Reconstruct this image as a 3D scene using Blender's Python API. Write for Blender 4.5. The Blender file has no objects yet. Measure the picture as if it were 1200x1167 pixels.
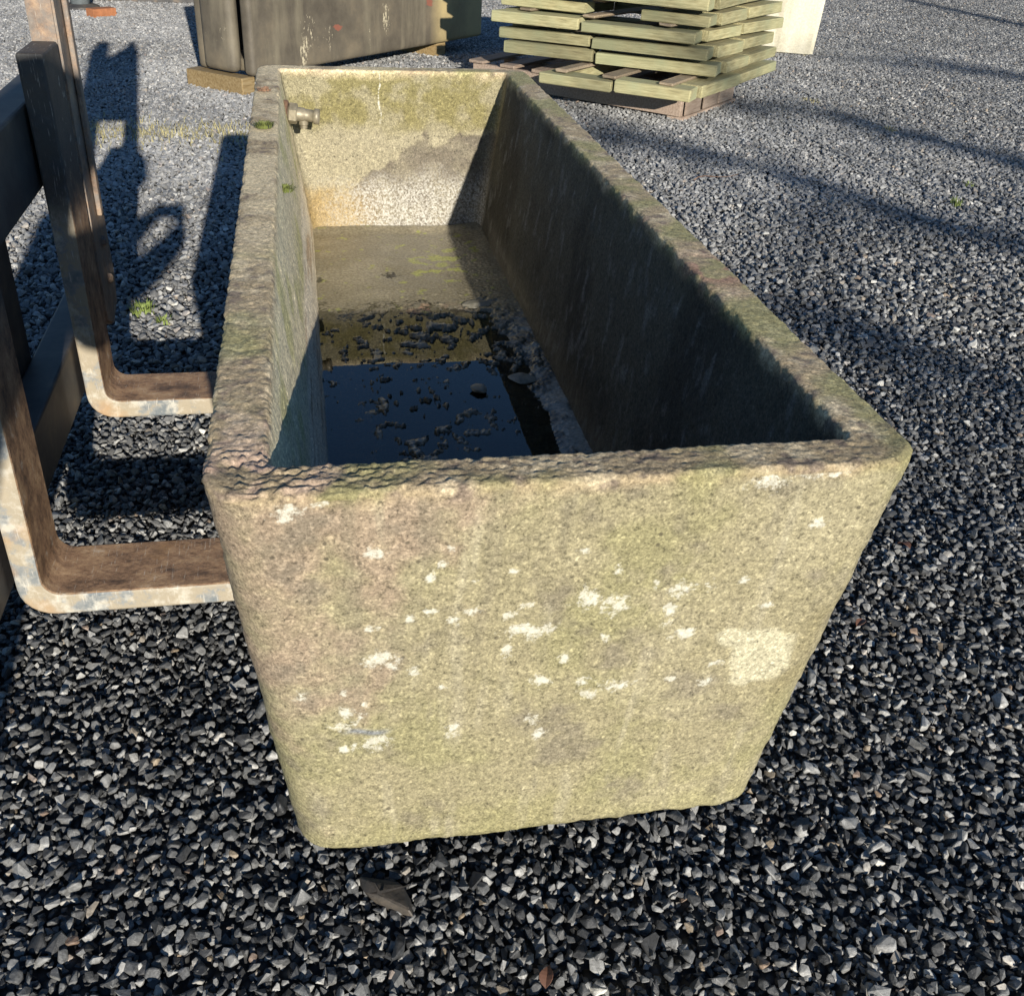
import bpy, bmesh, math, random
import numpy as np
from mathutils import Vector, Matrix
R = math.radians
random.seed(7); rng = np.random.default_rng(11)
sc = bpy.context.scene
C = sc.collection

# ------------------------------------------------------------------ camera
cam_d = bpy.data.cameras.new('camera'); cam = bpy.data.objects.new('camera', cam_d); C.objects.link(cam)
cam_d.sensor_fit = 'HORIZONTAL'; cam_d.sensor_width = 36; cam_d.lens = 36
cam_d.clip_start = 0.02; cam_d.clip_end = 500
cr, cu, cf = Vector((.98213, -.18206, .04769)), Vector((.05716, .52998, .84608)), Vector((.17932, .82824, -.53091))
CAM = Vector((-0.2759, -0.8975, 1.4373))
cam.matrix_world = Matrix(((cr.x, cu.x, -cf.x, CAM.x), (cr.y, cu.y, -cf.y, CAM.y), (cr.z, cu.z, -cf.z, CAM.z), (0, 0, 0, 1)))
sc.camera = cam
# ------------------------------------------------------------------ sky and sun
SUN = Vector((.385, -3.38, 1.0)).normalized()             # towards the sun
w = bpy.data.worlds.new('World'); sc.world = w; w.use_nodes = True
wn = w.node_tree; bg = wn.nodes['Background']
sky = wn.nodes.new('ShaderNodeTexSky'); sky.sky_type = 'NISHITA'; sky.sun_disc = False
sky.sun_elevation = math.asin(SUN.z); sky.sun_rotation = math.atan2(SUN.x, SUN.y)
sky.air_density = 1.0; sky.dust_density = 0; sky.ozone_density = 5
wn.links.new(sky.outputs[0], bg.inputs[0]); bg.inputs[1].default_value = 0.078
sl = bpy.data.lights.new('sun', 'SUN'); sl.energy = 4.9; sl.angle = R(.53); sl.color = (1, .935, .83)
so = bpy.data.objects.new('sun', sl); C.objects.link(so); so.rotation_euler = SUN.to_track_quat('Z', 'Y').to_euler()
so.location = SUN * 30
sc.view_settings.view_transform = 'Standard'; sc.view_settings.look = 'None'
sc.cycles.max_bounces = 6; sc.cycles.diffuse_bounces = 3; sc.cycles.glossy_bounces = 3
sc.view_settings.exposure = 0.55; sc.view_settings.gamma = 1

# ------------------------------------------------------------------ helpers
def tag(o, label=None, cat=None, group=None, kind=None):
    if label: o['label'] = label
    if cat: o['category'] = cat
    if group: o['group'] = group
    if kind: o['kind'] = kind
    return o
def thing(name, loc, label, cat, group=None, rz=0):
    o = bpy.data.objects.new(name, None); C.objects.link(o); o.location = loc; o.rotation_euler = (0, 0, rz)
    o.empty_display_size = .1
    return tag(o, label, cat, group)
def link(name, me, m, parent=None):
    o = bpy.data.objects.new(name, me); C.objects.link(o)
    if m: me.materials.append(m)
    if parent: o.parent = parent
    return o
def pymesh(name, v, f, smooth=False):
    me = bpy.data.meshes.new(name); me.from_pydata([tuple(map(float, p)) for p in v], [], f); me.update()
    if smooth: me.polygons.foreach_set('use_smooth', [True] * len(me.polygons))
    return me
def gridmesh(name, V, wrap_u=False, smooth=True, flip=False):
    """V: (nu, nv, 3) numpy"""
    nu, nv = V.shape[:2]
    idx = np.arange(nu * nv).reshape(nu, nv)
    a = idx if wrap_u else idx[:-1]
    b = np.roll(idx, -1, 0) if wrap_u else idx[1:]
    q = np.stack([a[:, :-1], b[:, :-1], b[:, 1:], a[:, 1:]], -1).reshape(-1, 4)
    if flip: q = q[:, ::-1]
    me = bpy.data.meshes.new(name)
    me.vertices.add(nu * nv); me.vertices.foreach_set('co', V.reshape(-1).astype(np.float32))
    me.loops.add(q.size); me.loops.foreach_set('vertex_index', q.reshape(-1).astype(np.int32))
    me.polygons.add(len(q)); me.polygons.foreach_set('loop_start', np.arange(0, q.size, 4, dtype=np.int32))
    me.update(calc_edges=True); me.validate()
    me.polygons.foreach_set('use_smooth', [smooth] * len(me.polygons))
    return me
def fattr(me, name, arr):
    a = me.attributes.new(name, 'FLOAT', 'POINT'); a.data.foreach_set('value', np.asarray(arr, np.float32).reshape(-1))
def cattr(me, name, arr):
    a = me.attributes.new(name, 'FLOAT_COLOR', 'POINT')
    c = np.ones((len(arr), 4), np.float32); c[:, :3] = arr; a.data.foreach_set('color', c.reshape(-1))
# numpy gradient noise
_perm = rng.permutation(256); _perm = np.concatenate([_perm, _perm, _perm])
_g = rng.normal(size=(256, 3)); _g /= np.linalg.norm(_g, axis=1)[:, None]
def noise(p):
    p = np.asarray(p, float); i = np.floor(p).astype(int); f = p - i; i &= 255
    u = f * f * f * (f * (f * 6 - 15) + 10)
    def gr(dx, dy, dz):
        h = _perm[_perm[_perm[i[..., 0] + dx] + i[..., 1] + dy] + i[..., 2] + dz]
        g = _g[h]
        return g[..., 0] * (f[..., 0] - dx) + g[..., 1] * (f[..., 1] - dy) + g[..., 2] * (f[..., 2] - dz)
    L = lambda a, b, t: a + (b - a) * t
    x0 = L(L(gr(0, 0, 0), gr(1, 0, 0), u[..., 0]), L(gr(0, 1, 0), gr(1, 1, 0), u[..., 0]), u[..., 1])
    x1 = L(L(gr(0, 0, 1), gr(1, 0, 1), u[..., 0]), L(gr(0, 1, 1), gr(1, 1, 1), u[..., 0]), u[..., 1])
    return L(x0, x1, u[..., 2]) * 1.5
def fbm(p, o=4, gain=.5):
    s = 0; a = 1; p = np.asarray(p, float)
    for k in range(o):
        s = s + a * noise(p + 17.3 * k); p = p * 2.03; a *= gain
    return s
def sst(a, b, x):
    t = np.clip((x - a) / (b - a), 0, 1); return t * t * (3 - 2 * t)
def mixc(c, col, m):
    return c + (np.array(col) - c) * np.clip(m, 0, 1)[..., None]

# ------------------------------------------------------------------ node helper
class NT:
    def __init__(s, name):
        s.m = bpy.data.materials.new(name); s.m.use_nodes = True; s.t = s.m.node_tree; s.t.nodes.clear()
        s.out = s.n('OutputMaterial'); s.b = s.n('BsdfPrincipled'); s.l(s.b.outputs[0], s.out.inputs[0])
    def n(s, t, **k):
        o = s.t.nodes.new('ShaderNode' + t)
        for a, b in k.items(): setattr(o, a, b)
        return o
    def l(s, a, b): s.t.links.new(a, b)
    def co(s, kind='Object'): return s.n('TexCoord').outputs[kind]
    def noise(s, scale, detail=4, rough=.6, vec=None, out='Fac', stretch=None):
        o = s.n('TexNoise'); o.inputs['Scale'].default_value = scale; o.inputs['Detail'].default_value = detail; o.inputs['Roughness'].default_value = rough
        v = vec if vec is not None else s.co()
        if stretch:
            mp = s.n('Mapping'); mp.inputs['Scale'].default_value = stretch; s.l(v, mp.inputs[0]); v = mp.outputs[0]
        s.l(v, o.inputs['Vector']); return o.outputs[out]
    def voro(s, scale, feature='F1', out='Distance', vec=None):
        o = s.n('TexVoronoi', feature=feature); o.inputs['Scale'].default_value = scale
        s.l(vec if vec is not None else s.co(), o.inputs['Vector']); return o.outputs[out]
    def ramp(s, fac, stops):
        o = s.n('ValToRGB'); e = o.color_ramp.elements
        while len(e) < len(stops): e.new(.5)
        for k, (p, c) in enumerate(stops):
            e[k].position = p; e[k].color = (c, c, c, 1) if not hasattr(c, '__len__') else (*c, 1)
        s.l(fac, o.inputs[0]); return o.outputs[0]
    def mix(s, fac, a, b, mode='MIX'):
        o = s.n('Mix', data_type='RGBA', blend_type=mode)
        for i, v in ((0, fac), (6, a), (7, b)):
            if hasattr(v, 'links'): s.l(v, o.inputs[i])
            else: o.inputs[i].default_value = v if i == 0 else (*v, 1)
        return o.outputs[2]
    def math(s, op, a, b=0.5, clamp=False):
        o = s.n('Math', operation=op, use_clamp=clamp)
        for i, v in enumerate((a, b)):
            if hasattr(v, 'links'): s.l(v, o.inputs[i])
            else: o.inputs[i].default_value = v
        return o.outputs[0]
    def attr(s, name, out='Fac', typ='GEOMETRY'):
        o = s.n('Attribute', attribute_name=name, attribute_type=typ); return o.outputs[out]
    def bump(s, h, strength=.5, dist=.002):
        o = s.n('Bump'); o.inputs['Strength'].default_value = strength; o.inputs['Distance'].default_value = dist
        s.l(h, o.inputs['Height'])
        if s.b.inputs['Normal'].is_linked: s.l(s.b.inputs['Normal'].links[0].from_socket, o.inputs['Normal'])
        s.l(o.outputs[0], s.b.inputs['Normal'])
    def set(s, **k):
        for a, v in k.items():
            i = s.b.inputs[a.replace('_', ' ')]
            if hasattr(v, 'links'): s.l(v, i)
            else: i.default_value = (*v, 1) if hasattr(v, '__len__') and len(v) == 3 else v
        return s.m

# ------------------------------------------------------------------ materials
def m_concrete():
    n = NT('weathered_concrete')
    col = n.attr('col', 'Color')
    sp = n.noise(120, 6, .78); sp2 = n.noise(300, 3, .7)
    g = n.ramp(n.math('ADD', n.math('MULTIPLY', sp, .6), n.math('MULTIPLY', sp2, .4)), [(.37, .34), (.46, .86), (.54, 1.12), (.64, 1.75)])
    col = n.mix(1, col, g, 'MULTIPLY')
    vc = n.ramp(n.voro(260), [(.0, .5), (.3, 1), (1, 1.08)])
    col = n.mix(.6, col, n.mix(1, col, vc, 'MULTIPLY'))
    ag = n.ramp(n.voro(310, out='Color'), [(0, .5), (.35, .92), (.62, 1.02), (.85, 1.5), (1, 2.0)])
    col = n.mix(.5, col, n.mix(1, col, ag, 'MULTIPLY'))
    hole = n.math('MULTIPLY', n.ramp(n.voro(48), [(.10, 1), (.17, 0)]), n.ramp(n.voro(48, out='Color'), [(.74, 0), (.78, .7)]))
    col = n.mix(hole, col, (.06, .05, .035))
    gr = n.math('MULTIPLY', n.attr('grit'), n.ramp(n.noise(160, 4, .75), [(.42, .0), (.62, 1)]))
    col = n.mix(gr, col, (.52, .50, .44))
    # lichen: attribute gives the place, noise the broken edge
    lf = n.math('ADD', n.math('MULTIPLY', n.attr('lich'), .66), n.math('MULTIPLY', n.math('SUBTRACT', n.noise(85, 7, .78), .5), 2.3))
    lf = n.ramp(lf, [(.48, 0), (.74, .85)])
    col = n.mix(lf, col, n.mix(n.noise(240, 4), (.34, .32, .24), (.80, .78, .68)))
    wet = n.attr('wet')
    rough = n.math('SUBTRACT', .93, n.math('MULTIPLY', wet, .5))
    n.set(Base_Color=col, Roughness=rough); n.b.inputs['Specular IOR Level'].default_value = .3
    n.bump(n.noise(330, 5, .75), .5, .0022)
    n.bump(n.noise(90, 5, .7), .35, .004)
    return n.m
def m_stone(name, typ, k):
    n = NT(name)
    r = n.attr('rnd', typ=typ)
    col = n.ramp(r, [(0, (.028, .029, .030)), (.25, (.058, .059, .06)), (.55, (.115, .116, .114)), (.78, (.20, .20, .194)), (.945, (.36, .355, .335)),
                     (.97, (.22, .18, .13)), (.979, (.28, .22, .15)), (.986, (.17, .11, .08)), (1, (.60, .58, .52))])
    co = n.co('Object')
    col = n.mix(.8, col, n.mix(1, col, n.ramp(n.noise(3.5 * k, 5, .7, co), [(.3, .45), (.5, 1), (.72, 1.6)]), 'MULTIPLY'))
    # stones turn paler farther back, less so towards the right
    g = n.n('NewGeometry'); sx = n.n('SeparateXYZ'); n.l(g.outputs['Position'], sx.inputs[0])
    fy = n.ramp(n.math('MULTIPLY', sx.outputs['Y'], .08), [(.05, 0), (.36, 1)])
    fx = n.ramp(n.math('ADD', n.math('MULTIPLY', sx.outputs['X'], .08), .3), [(.30, 1.0), (.5, .78), (.68, .62), (.85, .3)])
    nz = n.ramp(n.noise(.55, 4, .6, g.outputs['Position']), [(.36, .45), (.62, 1.1)])
    pale_mix = n.math('MULTIPLY', n.math('MULTIPLY', fy, fx), nz)
    col = n.mix(n.math('MULTIPLY', pale_mix, .85, True), col, n.mix(.35, (.42, .42, .415), col))
    n.set(Base_Color=col, Roughness=n.ramp(n.noise(2.5 * k, 3, .6, co), [(.3, .34), (.7, .66)]))
    n.b.inputs['Specular IOR Level'].default_value = .45
    n.bump(n.noise(4 * k, 5, .7, co), .5, .0028)
    return n.m
def m_ground():
    n = NT('gravel_dust')
    co = n.co('Object')
    v = n.voro(42, out='Color', vec=co)
    d = n.voro(42, vec=co)
    col = n.ramp(v, [(0, (.03, .031, .033)), (.5, (.07, .071, .072)), (.9, (.14, .14, .13)), (1, (.22, .21, .19))])
    col = n.mix(n.ramp(d, [(.25, 0), (.6, 1)]), col, (.018, .018, .018))
    n.set(Base_Color=col, Roughness=.8); n.bump(n.math('SUBTRACT', 1, d), .9, .02)
    return n.m
def m_wood(name, c0, c1, c2, stretch=(1.5, 14, 14), green=None):
    n = NT(name)
    nf = n.noise(6, 6, .65, stretch=stretch); nf2 = n.noise(2.2, 3, .6)
    col = n.ramp(nf, [(.3, c0), (.5, c1), (.72, c2)])
    if green: col = n.mix(n.ramp(nf2, [(.42, 0), (.62, .8)]), col, green)
    oi = n.n('ObjectInfo')
    col = n.mix(1, col, n.ramp(oi.outputs['Random'], [(0, .62), (.5, .95), (1, 1.2)]), 'MULTIPLY')
    n.set(Base_Color=col, Roughness=.85); n.bump(nf, .5, .006)
    return n.m
def m_steel(name, paint=True):
    """old fork steel: flaking grey-blue and cream paint, brown rust where rubbed"""
    n = NT(name)
    a = n.noise(9, 6, .65); b = n.noise(30, 6, .7)
    rust = n.ramp(n.noise(20, 8, .8, stretch=(.7, 1, .8)), [(.3, (.055, .04, .032)), (.42, (.17, .105, .066)), (.5, (.30, .185, .11)), (.6, (.44, .29, .17)), (.74, (.60, .52, .42))])
    if paint:
        pt = n.ramp(a, [(.40, (.15, .17, .18)), (.46, (.24, .245, .235)), (.50, (.33, .285, .21)), (.7, (.38, .32, .225))])
        pt = n.mix(n.ramp(b, [(.5, 0), (.66, .7)]), pt, (.56, .53, .45))
        g = n.n('NewGeometry'); sx = n.n('SeparateXYZ'); n.l(g.outputs['Normal'], sx.inputs[0])
        side = n.ramp(n.math('ADD', n.math('MULTIPLY', sx.outputs['Y'], -1), n.math('MULTIPLY', n.math('SUBTRACT', b, .5), .9)), [(.35, 0), (.6, 1)])
        col = n.mix(side, rust, pt)
        orange = n.ramp(n.noise(5, 4, .6), [(.58, 0), (.68, .6)])
        col = n.mix(orange, col, (.42, .24, .10))
    else:
        col = n.mix(n.ramp(b, [(.38, .25), (.62, .85)]), rust, (.20, .185, .165))
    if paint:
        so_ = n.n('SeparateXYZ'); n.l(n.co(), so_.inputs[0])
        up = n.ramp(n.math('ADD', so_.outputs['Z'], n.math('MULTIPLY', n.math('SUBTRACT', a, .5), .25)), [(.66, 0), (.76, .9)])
        col = n.mix(up, col, (.05, .048, .046))  # upper shank darkened in the colour to deepen the shadow falling there
    sc_ = n.noise(60, 3, .6, stretch=(6, .4, .4))
    col = n.mix(n.ramp(sc_, [(.62, 0), (.72, .55)]), col, (.62, .58, .5))
    n.set(Base_Color=col, Roughness=.7, Metallic=.05); n.bump(n.noise(55, 6, .75), .5, .004); n.bump(n.noise(14, 4, .6), .3, .006)
    return n.m
def m_dark_steel():
    n = NT('black_carriage_steel')
    a = n.noise(8, 5, .65)
    col = n.ramp(a, [(.35, (.035, .034, .036)), (.55, (.07, .065, .06)), (.72, (.16, .12, .085))])
    n.set(Base_Color=col, Roughness=.6, Metallic=.1); n.bump(n.noise(50, 4, .7), .3, .002)
    return n.m
def m_tank():
    n = NT('dark_weathered_slab')
    a = n.noise(3.2, 6, .65); st = n.noise(7, 5, .6, stretch=(1, 1, .18))
    col = n.ramp(a, [(.3, (.06, .05, .037)), (.5, (.105, .089, .065)), (.7, (.17, .14, .095))])
    col = n.mix(n.ramp(st, [(.5, 0), (.75, .6)]), col, (.24, .21, .145))
    tx = n.attr('tan'); col = n.mix(n.math('MULTIPLY', tx, n.ramp(a, [(.3, .5), (.6, 1)])), col, (.42, .33, .16))
    sp = n.math('ADD', n.attr('splash'), n.math('MULTIPLY', n.math('SUBTRACT', n.noise(42, 4, .7, stretch=(1, 1, .45)), .5), 1.5))
    col = n.mix(n.ramp(sp, [(.52, 0), (.62, .85)]), col, (.52, .46, .32))
    rd = n.math('ADD', n.attr('red'), n.math('MULTIPLY', n.math('SUBTRACT', n.noise(60, 4, .7), .5), .8))
    col = n.mix(n.ramp(rd, [(.5, 0), (.6, .9)]), col, (.24, .085, .055))
    n.set(Base_Color=col, Roughness=.68); n.bump(n.noise(40, 5, .7), .4, .004)
    return n.m
def m_plain(name, c, rough=.6, metal=0, var=.25, sc=25):
    n = NT(name)
    f = n.noise(sc, 5, .65)
    lo = tuple(x * (1 - var) for x in c); hi = tuple(min(1, x * (1 + var)) for x in c)
    n.set(Base_Color=n.ramp(f, [(.3, lo), (.7, hi)]), Roughness=rough, Metallic=metal); n.bump(f, .25, .002)
    return n.m
def m_pale():
    n = NT('pale_cast_concrete')
    st = n.noise(4, 6, .65, stretch=(1, 1, .15)); f = n.noise(60, 5, .7)
    col = n.ramp(st, [(.3, (.40, .36, .25)), (.5, (.60, .56, .43)), (.7, (.70, .67, .55))])
    col = n.mix(.4, col, n.mix(1, col, n.ramp(f, [(.35, .6), (.65, 1.25)]), 'MULTIPLY'))
    n.set(Base_Color=col, Roughness=.9); n.bump(f, .4, .004)
    return n.m
def m_silt():
    n = NT('wet_silt')
    col = n.attr('col', 'Color')
    col = n.mix(1, col, n.ramp(n.noise(120, 5, .7), [(.33, .55), (.5, 1), (.68, 1.4)]), 'MULTIPLY')
    n.set(Base_Color=col, Roughness=.24); n.bump(n.noise(180, 5, .7), .4, .002)
    return n.m
def m_water():
    n = NT('still_water')
    t = n.n('BsdfTransparent'); t.inputs[0].default_value = (.62, .58, .46, 1)
    g = n.n('BsdfGlossy'); g.inputs['Roughness'].default_value = .012; g.inputs[0].default_value = (1, 1, 1, 1)
    f = n.n('Fresnel'); f.inputs[0].default_value = 1.40
    bp = n.n('Bump'); bp.inputs['Strength'].default_value = .06; bp.inputs['Distance'].default_value = .004
    n.l(n.noise(9, 2, .5), bp.inputs['Height'])
    n.l(bp.outputs[0], g.inputs['Normal']); n.l(bp.outputs[0], f.inputs['Normal'])
    mx = n.n('MixShader'); n.l(f.outputs[0], mx.inputs[0]); n.l(t.outputs[0], mx.inputs[1]); n.l(g.outputs[0], mx.inputs[2])
    n.l(mx.outputs[0], n.out.inputs[0]); n.t.nodes.remove(n.b)
    return n.m
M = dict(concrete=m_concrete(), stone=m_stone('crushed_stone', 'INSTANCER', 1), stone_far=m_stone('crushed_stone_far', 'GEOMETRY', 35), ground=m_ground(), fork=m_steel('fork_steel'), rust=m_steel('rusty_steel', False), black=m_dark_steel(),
         tank=m_tank(), pale=m_pale(), silt=m_silt(), water=m_water(),
         timber=m_wood('treated_timber', (.17, .15, .075), (.34, .30, .155), (.48, .435, .25), (1.2, 14, 14), (.29, .30, .17)),
         endgrain=m_wood('grey_timber', (.16, .12, .08), (.27, .21, .14), (.38, .31, .22), (14, 3, 14)),
         pallet=m_wood('pallet_wood', (.22, .155, .115), (.34, .26, .20), (.45, .36, .29)),
         bearer=m_wood('bearer_wood', (.20, .13, .05), (.36, .25, .11), (.46, .35, .19)),
         brass=m_plain('dull_brass', (.27, .235, .165), .5, .35, .35, 60), rustnut=m_plain('rusted_flange', (.15, .085, .05), .8, 0, .4, 60),
         moss=m_plain('moss_green', (.11, .13, .03), .9), grass=m_plain('grass_blade', (.17, .22, .055), .7), drygrass=m_plain('dry_grass', (.36, .32, .16), .8),
         leaf=m_plain('dead_leaf', (.14, .065, .04), .7), twig=m_plain('twig_bark', (.22, .13, .08), .8), brick=m_plain('orange_brick', (.33, .13, .055), .8),
         bark=m_plain('bark', (.10, .085, .065), .9), cloth=m_plain('dark_cloth', (.05, .06, .08), .9), skin=m_plain('skin', (.45, .28, .2), .6),
         hair=m_plain('hair', (.06, .04, .03), .7), phone=m_plain('black_glass', (.02, .02, .02), .2), hyd=m_plain('blue_grey_metal', (.22, .25, .26), .5, .2))

# ------------------------------------------------------------------ ground and gravel
def hgt(x, y):
    p = np.stack([np.asarray(x, float), np.asarray(y, float), np.zeros_like(np.asarray(x, float))], -1)
    return (.020 * noise(p * np.array([.8, 1.7, 1]) + 3.1) + .010 * noise(p * np.array([2.2, 3.4, 1]) + 8.7)) * (1 - .8 * sst(2.8, 4.6, p[..., 1]))
gx = np.concatenate([-np.geomspace(120, 4.2, 24), np.arange(-4, 13, .08), np.geomspace(13.2, 120, 24)])
gy = np.concatenate([-np.geomspace(120, 2.2, 24), np.arange(-2, 17, .08), np.geomspace(17.2, 160, 24)])
GX, GY = np.meshgrid(gx, gy, indexing='ij')
me = gridmesh('ground', np.stack([GX, GY, hgt(GX, GY) - .012], -1))
tag(link('ground', me, M['ground']), kind='structure')

def hull_stone(seed, npts, flat):
    r = np.random.default_rng(seed)
    bm = bmesh.new()
    d = r.normal(size=(npts, 3)); d /= np.linalg.norm(d, axis=1)[:, None]
    d *= r.uniform(.42, .58, (npts, 1)); d *= np.array([r.uniform(.95, 1.35), r.uniform(.75, 1.0), r.uniform(*flat)])
    for p in d: bm.verts.new(p)
    o = bmesh.ops.convex_hull(bm, input=bm.verts)
    bmesh.ops.delete(bm, geom=[v for v in bm.verts if not v.link_faces], context='VERTS')
    if npts > 12: bmesh.ops.bevel(bm, geom=bm.edges[:], offset=.035, segments=1, affect='EDGES', profile=.6)
    bmesh.ops.recalc_face_normals(bm, faces=bm.faces)
    me = bpy.data.meshes.new('stone'); bm.to_mesh(me); bm.free(); me.materials.append(M['stone']); return me
stones = bpy.data.collections.new('stones')
NS = 20
for k in range(NS):
    o = bpy.data.objects.new('stone_%02d' % k, hull_stone(100 + k, [13, 14, 16, 15][k % 4] if k < 12 else [9, 10, 11][k % 3], (.5, .85)))
    stones.objects.link(o)

def hexpts(x0, x1, y0, y1, s, jit):
    xs = np.arange(x0, x1, s); ys = np.arange(y0, y1, s * .87)
    X, Y = np.meshgrid(xs, ys); X = X + (np.arange(len(ys)) % 2)[:, None] * s / 2
    X = X + rng.uniform(-jit, jit, X.shape) * s; Y = Y + rng.uniform(-jit, jit, Y.shape) * s
    return np.stack([X.ravel(), Y.ravel()], -1)
def inview(P, m0=.55, m1=1.6):
    x, y = P[:, 0], P[:, 1]; m = m0 + (m1 - m0) * np.clip(y / 12, 0, 1)
    xl = -.78 + (-3.12 + .78) * (y - .09) / 10.8 - m
    xr = .73 + (10.2 - .73) * (y + .15) / 14.2 + m
    return (x > xl) & (x < xr)
layers = []
YN = 4.0
for (y0, y1, s, smin, smax, dz, jit) in ((-.75, 2.2, .0148, .011, .021, -.005, .42), (-.75, 2.2, .0235, .0145, .030, .004, .5), (-.75, 2.2, .12, .024, .044, .008, .5),
                                         (2.2, YN, .020, .016, .031, -.002, .45), (2.2, YN, .045, .024, .04, .007, .5)):
    P = hexpts(-6, 14, y0, y1, s, jit); P = P[inview(P)]
    n = len(P); S = smin + (smax - smin) * rng.beta(1.6, 2.6, n)
    z = hgt(P[:, 0], P[:, 1]) + dz + rng.uniform(-.004, .006, n)
    layers.append((P, z, S))
P = np.concatenate([l[0] for l in layers]); Z = np.concatenate([l[1] for l in layers]); S = np.concatenate([l[2] for l in layers])
n = len(P); print('stones', n)
me = bpy.data.meshes.new('gravel'); me.vertices.add(n); me.vertices.foreach_set('co', np.column_stack([P, Z]).astype(np.float32).reshape(-1))
fattr(me, 'rnd', np.clip(rng.random(n) + .10 * noise(np.column_stack([P * 1.3, Z * 0])), 0, 1)); fattr(me, 'size', S)
a = me.attributes.new('idx', 'INT', 'POINT'); idx = rng.integers(0, NS, n); a.data.foreach_set('value', idx.astype(np.int32))
a = me.attributes.new('rot', 'FLOAT_VECTOR', 'POINT')
rot = np.column_stack([rng.normal(0, .45, n), rng.normal(0, .45, n), rng.uniform(0, 6.28, n)]); a.data.foreach_set('vector', rot.astype(np.float32).reshape(-1))
me.update()
gv = tag(link('gravel', me, M['stone']), 'loose dark grey crushed stone around and under the trough', 'gravel', kind='stuff')
ng = bpy.data.node_groups.new('scatter_stones', 'GeometryNodeTree')
ng.interface.new_socket('Geometry', in_out='INPUT', socket_type='NodeSocketGeometry'); ng.interface.new_socket('Geometry', in_out='OUTPUT', socket_type='NodeSocketGeometry')
N = ng.nodes; Lk = ng.links.new
gi = N.new('NodeGroupInput'); go = N.new('NodeGroupOutput'); ci = N.new('GeometryNodeCollectionInfo')
ci.inputs['Collection'].default_value = stones; ci.inputs['Separate Children'].default_value = True; ci.inputs['Reset Children'].default_value = True
ip = N.new('GeometryNodeInstanceOnPoints'); ip.inputs['Pick Instance'].default_value = True
def na(name, t):
    x = N.new('GeometryNodeInputNamedAttribute'); x.data_type = t; x.inputs['Name'].default_value = name; return x.outputs['Attribute']
er = N.new('FunctionNodeEulerToRotation'); Lk(na('rot', 'FLOAT_VECTOR'), er.inputs[0])
Lk(gi.outputs[0], ip.inputs['Points']); Lk(ci.outputs[0], ip.inputs['Instance']); Lk(na('idx', 'INT'), ip.inputs['Instance Index'])
Lk(er.outputs[0], ip.inputs['Rotation']); Lk(na('size', 'FLOAT'), ip.inputs['Scale']); Lk(ip.outputs[0], go.inputs[0])
md = gv.modifiers.new('scatter', 'NODES'); md.node_group = ng
# farther off: half-metre beds of loose stones, laid side by side
TS = .6
beds = bpy.data.collections.new('stone_beds')
hulls = []
for k in range(10):
    r = np.random.default_rng(500 + k); bm = bmesh.new()
    d_ = r.normal(size=(9, 3)); d_ /= np.linalg.norm(d_, axis=1)[:, None]; d_ *= np.array([r.uniform(.5, .66), r.uniform(.4, .5), r.uniform(.28, .42)])
    for p in d_: bm.verts.new(p)
    bmesh.ops.convex_hull(bm, input=bm.verts); bmesh.ops.delete(bm, geom=[v for v in bm.verts if not v.link_faces], context='VERTS'); bmesh.ops.recalc_face_normals(bm, faces=bm.faces)
    bm.verts.index_update()
    hulls.append((np.array([v.co[:] for v in bm.verts]), [tuple(v.index for v in f.verts) for f in bm.faces])); bm.free()
def rotm(a, b, c):
    return np.array(Matrix.Rotation(c, 3, 'Z') @ Matrix.Rotation(b, 3, 'Y') @ Matrix.Rotation(a, 3, 'X'))
for k in range(6):
    Q = np.concatenate([hexpts(-TS / 2 - .012, TS / 2 + .012, -TS / 2 - .012, TS / 2 + .012, .0228, .45), hexpts(-TS / 2, TS / 2, -TS / 2, TS / 2, .05, .5)]); n1 = len(Q)
    vs, fs, rs, o_ = [], [], [], 0
    for i, (qx, qy) in enumerate(Q):
        hv_, hf_ = hulls[rng.integers(0, 10)]
        sz = .018 + .020 * rng.beta(1.6, 2.6)
        p = (hv_ * sz) @ rotm(rng.normal(0, .45), rng.normal(0, .45), rng.uniform(0, 6.28)).T + np.array([qx, qy, rng.uniform(-.005, .006) + (.004 if i > n1 * .8 else 0)])
        vs.append(p); fs += [tuple(a_ + o_ for a_ in f) for f in hf_]; rs += [rng.random()] * len(p); o_ += len(p)
    m2 = pymesh('stone_bed', np.concatenate(vs), fs); fattr(m2, 'rnd', rs); m2.materials.append(M['stone_far'])
    beds.objects.link(bpy.data.objects.new('stone_bed_%d' % k, m2))
bx_, by_ = np.meshgrid(np.arange(-7, 15, TS), np.arange(YN + TS / 2, 17, TS)); B = np.stack([bx_.ravel(), by_.ravel()], -1); B = B[inview(B, 1.6, 2.4)]
me = bpy.data.meshes.new('far_gravel'); me.vertices.add(len(B)); me.vertices.foreach_set('co', np.column_stack([B, hgt(B[:, 0], B[:, 1])]).astype(np.float32).reshape(-1))
fattr(me, 'size', np.ones(len(B))); a = me.attributes.new('idx', 'INT', 'POINT'); a.data.foreach_set('value', rng.integers(0, 6, len(B)).astype(np.int32))
a = me.attributes.new('rot', 'FLOAT_VECTOR', 'POINT'); rv = np.zeros((len(B), 3)); rv[:, 2] = rng.integers(0, 4, len(B)) * math.pi / 2; a.data.foreach_set('vector', rv.astype(np.float32).reshape(-1)); me.update()
gf = tag(link('far_gravel', me, M['stone_far']), 'paler crushed stone spread over the yard beyond the trough', 'gravel', kind='stuff')
ng2 = ng.copy(); ng2.name = 'lay_stone_beds'
for nd in ng2.nodes:
    if nd.type == 'COLLECTION_INFO' or nd.bl_idname == 'GeometryNodeCollectionInfo': nd.inputs['Collection'].default_value = beds
gf.modifiers.new('scatter', 'NODES').node_group = ng2

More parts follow.
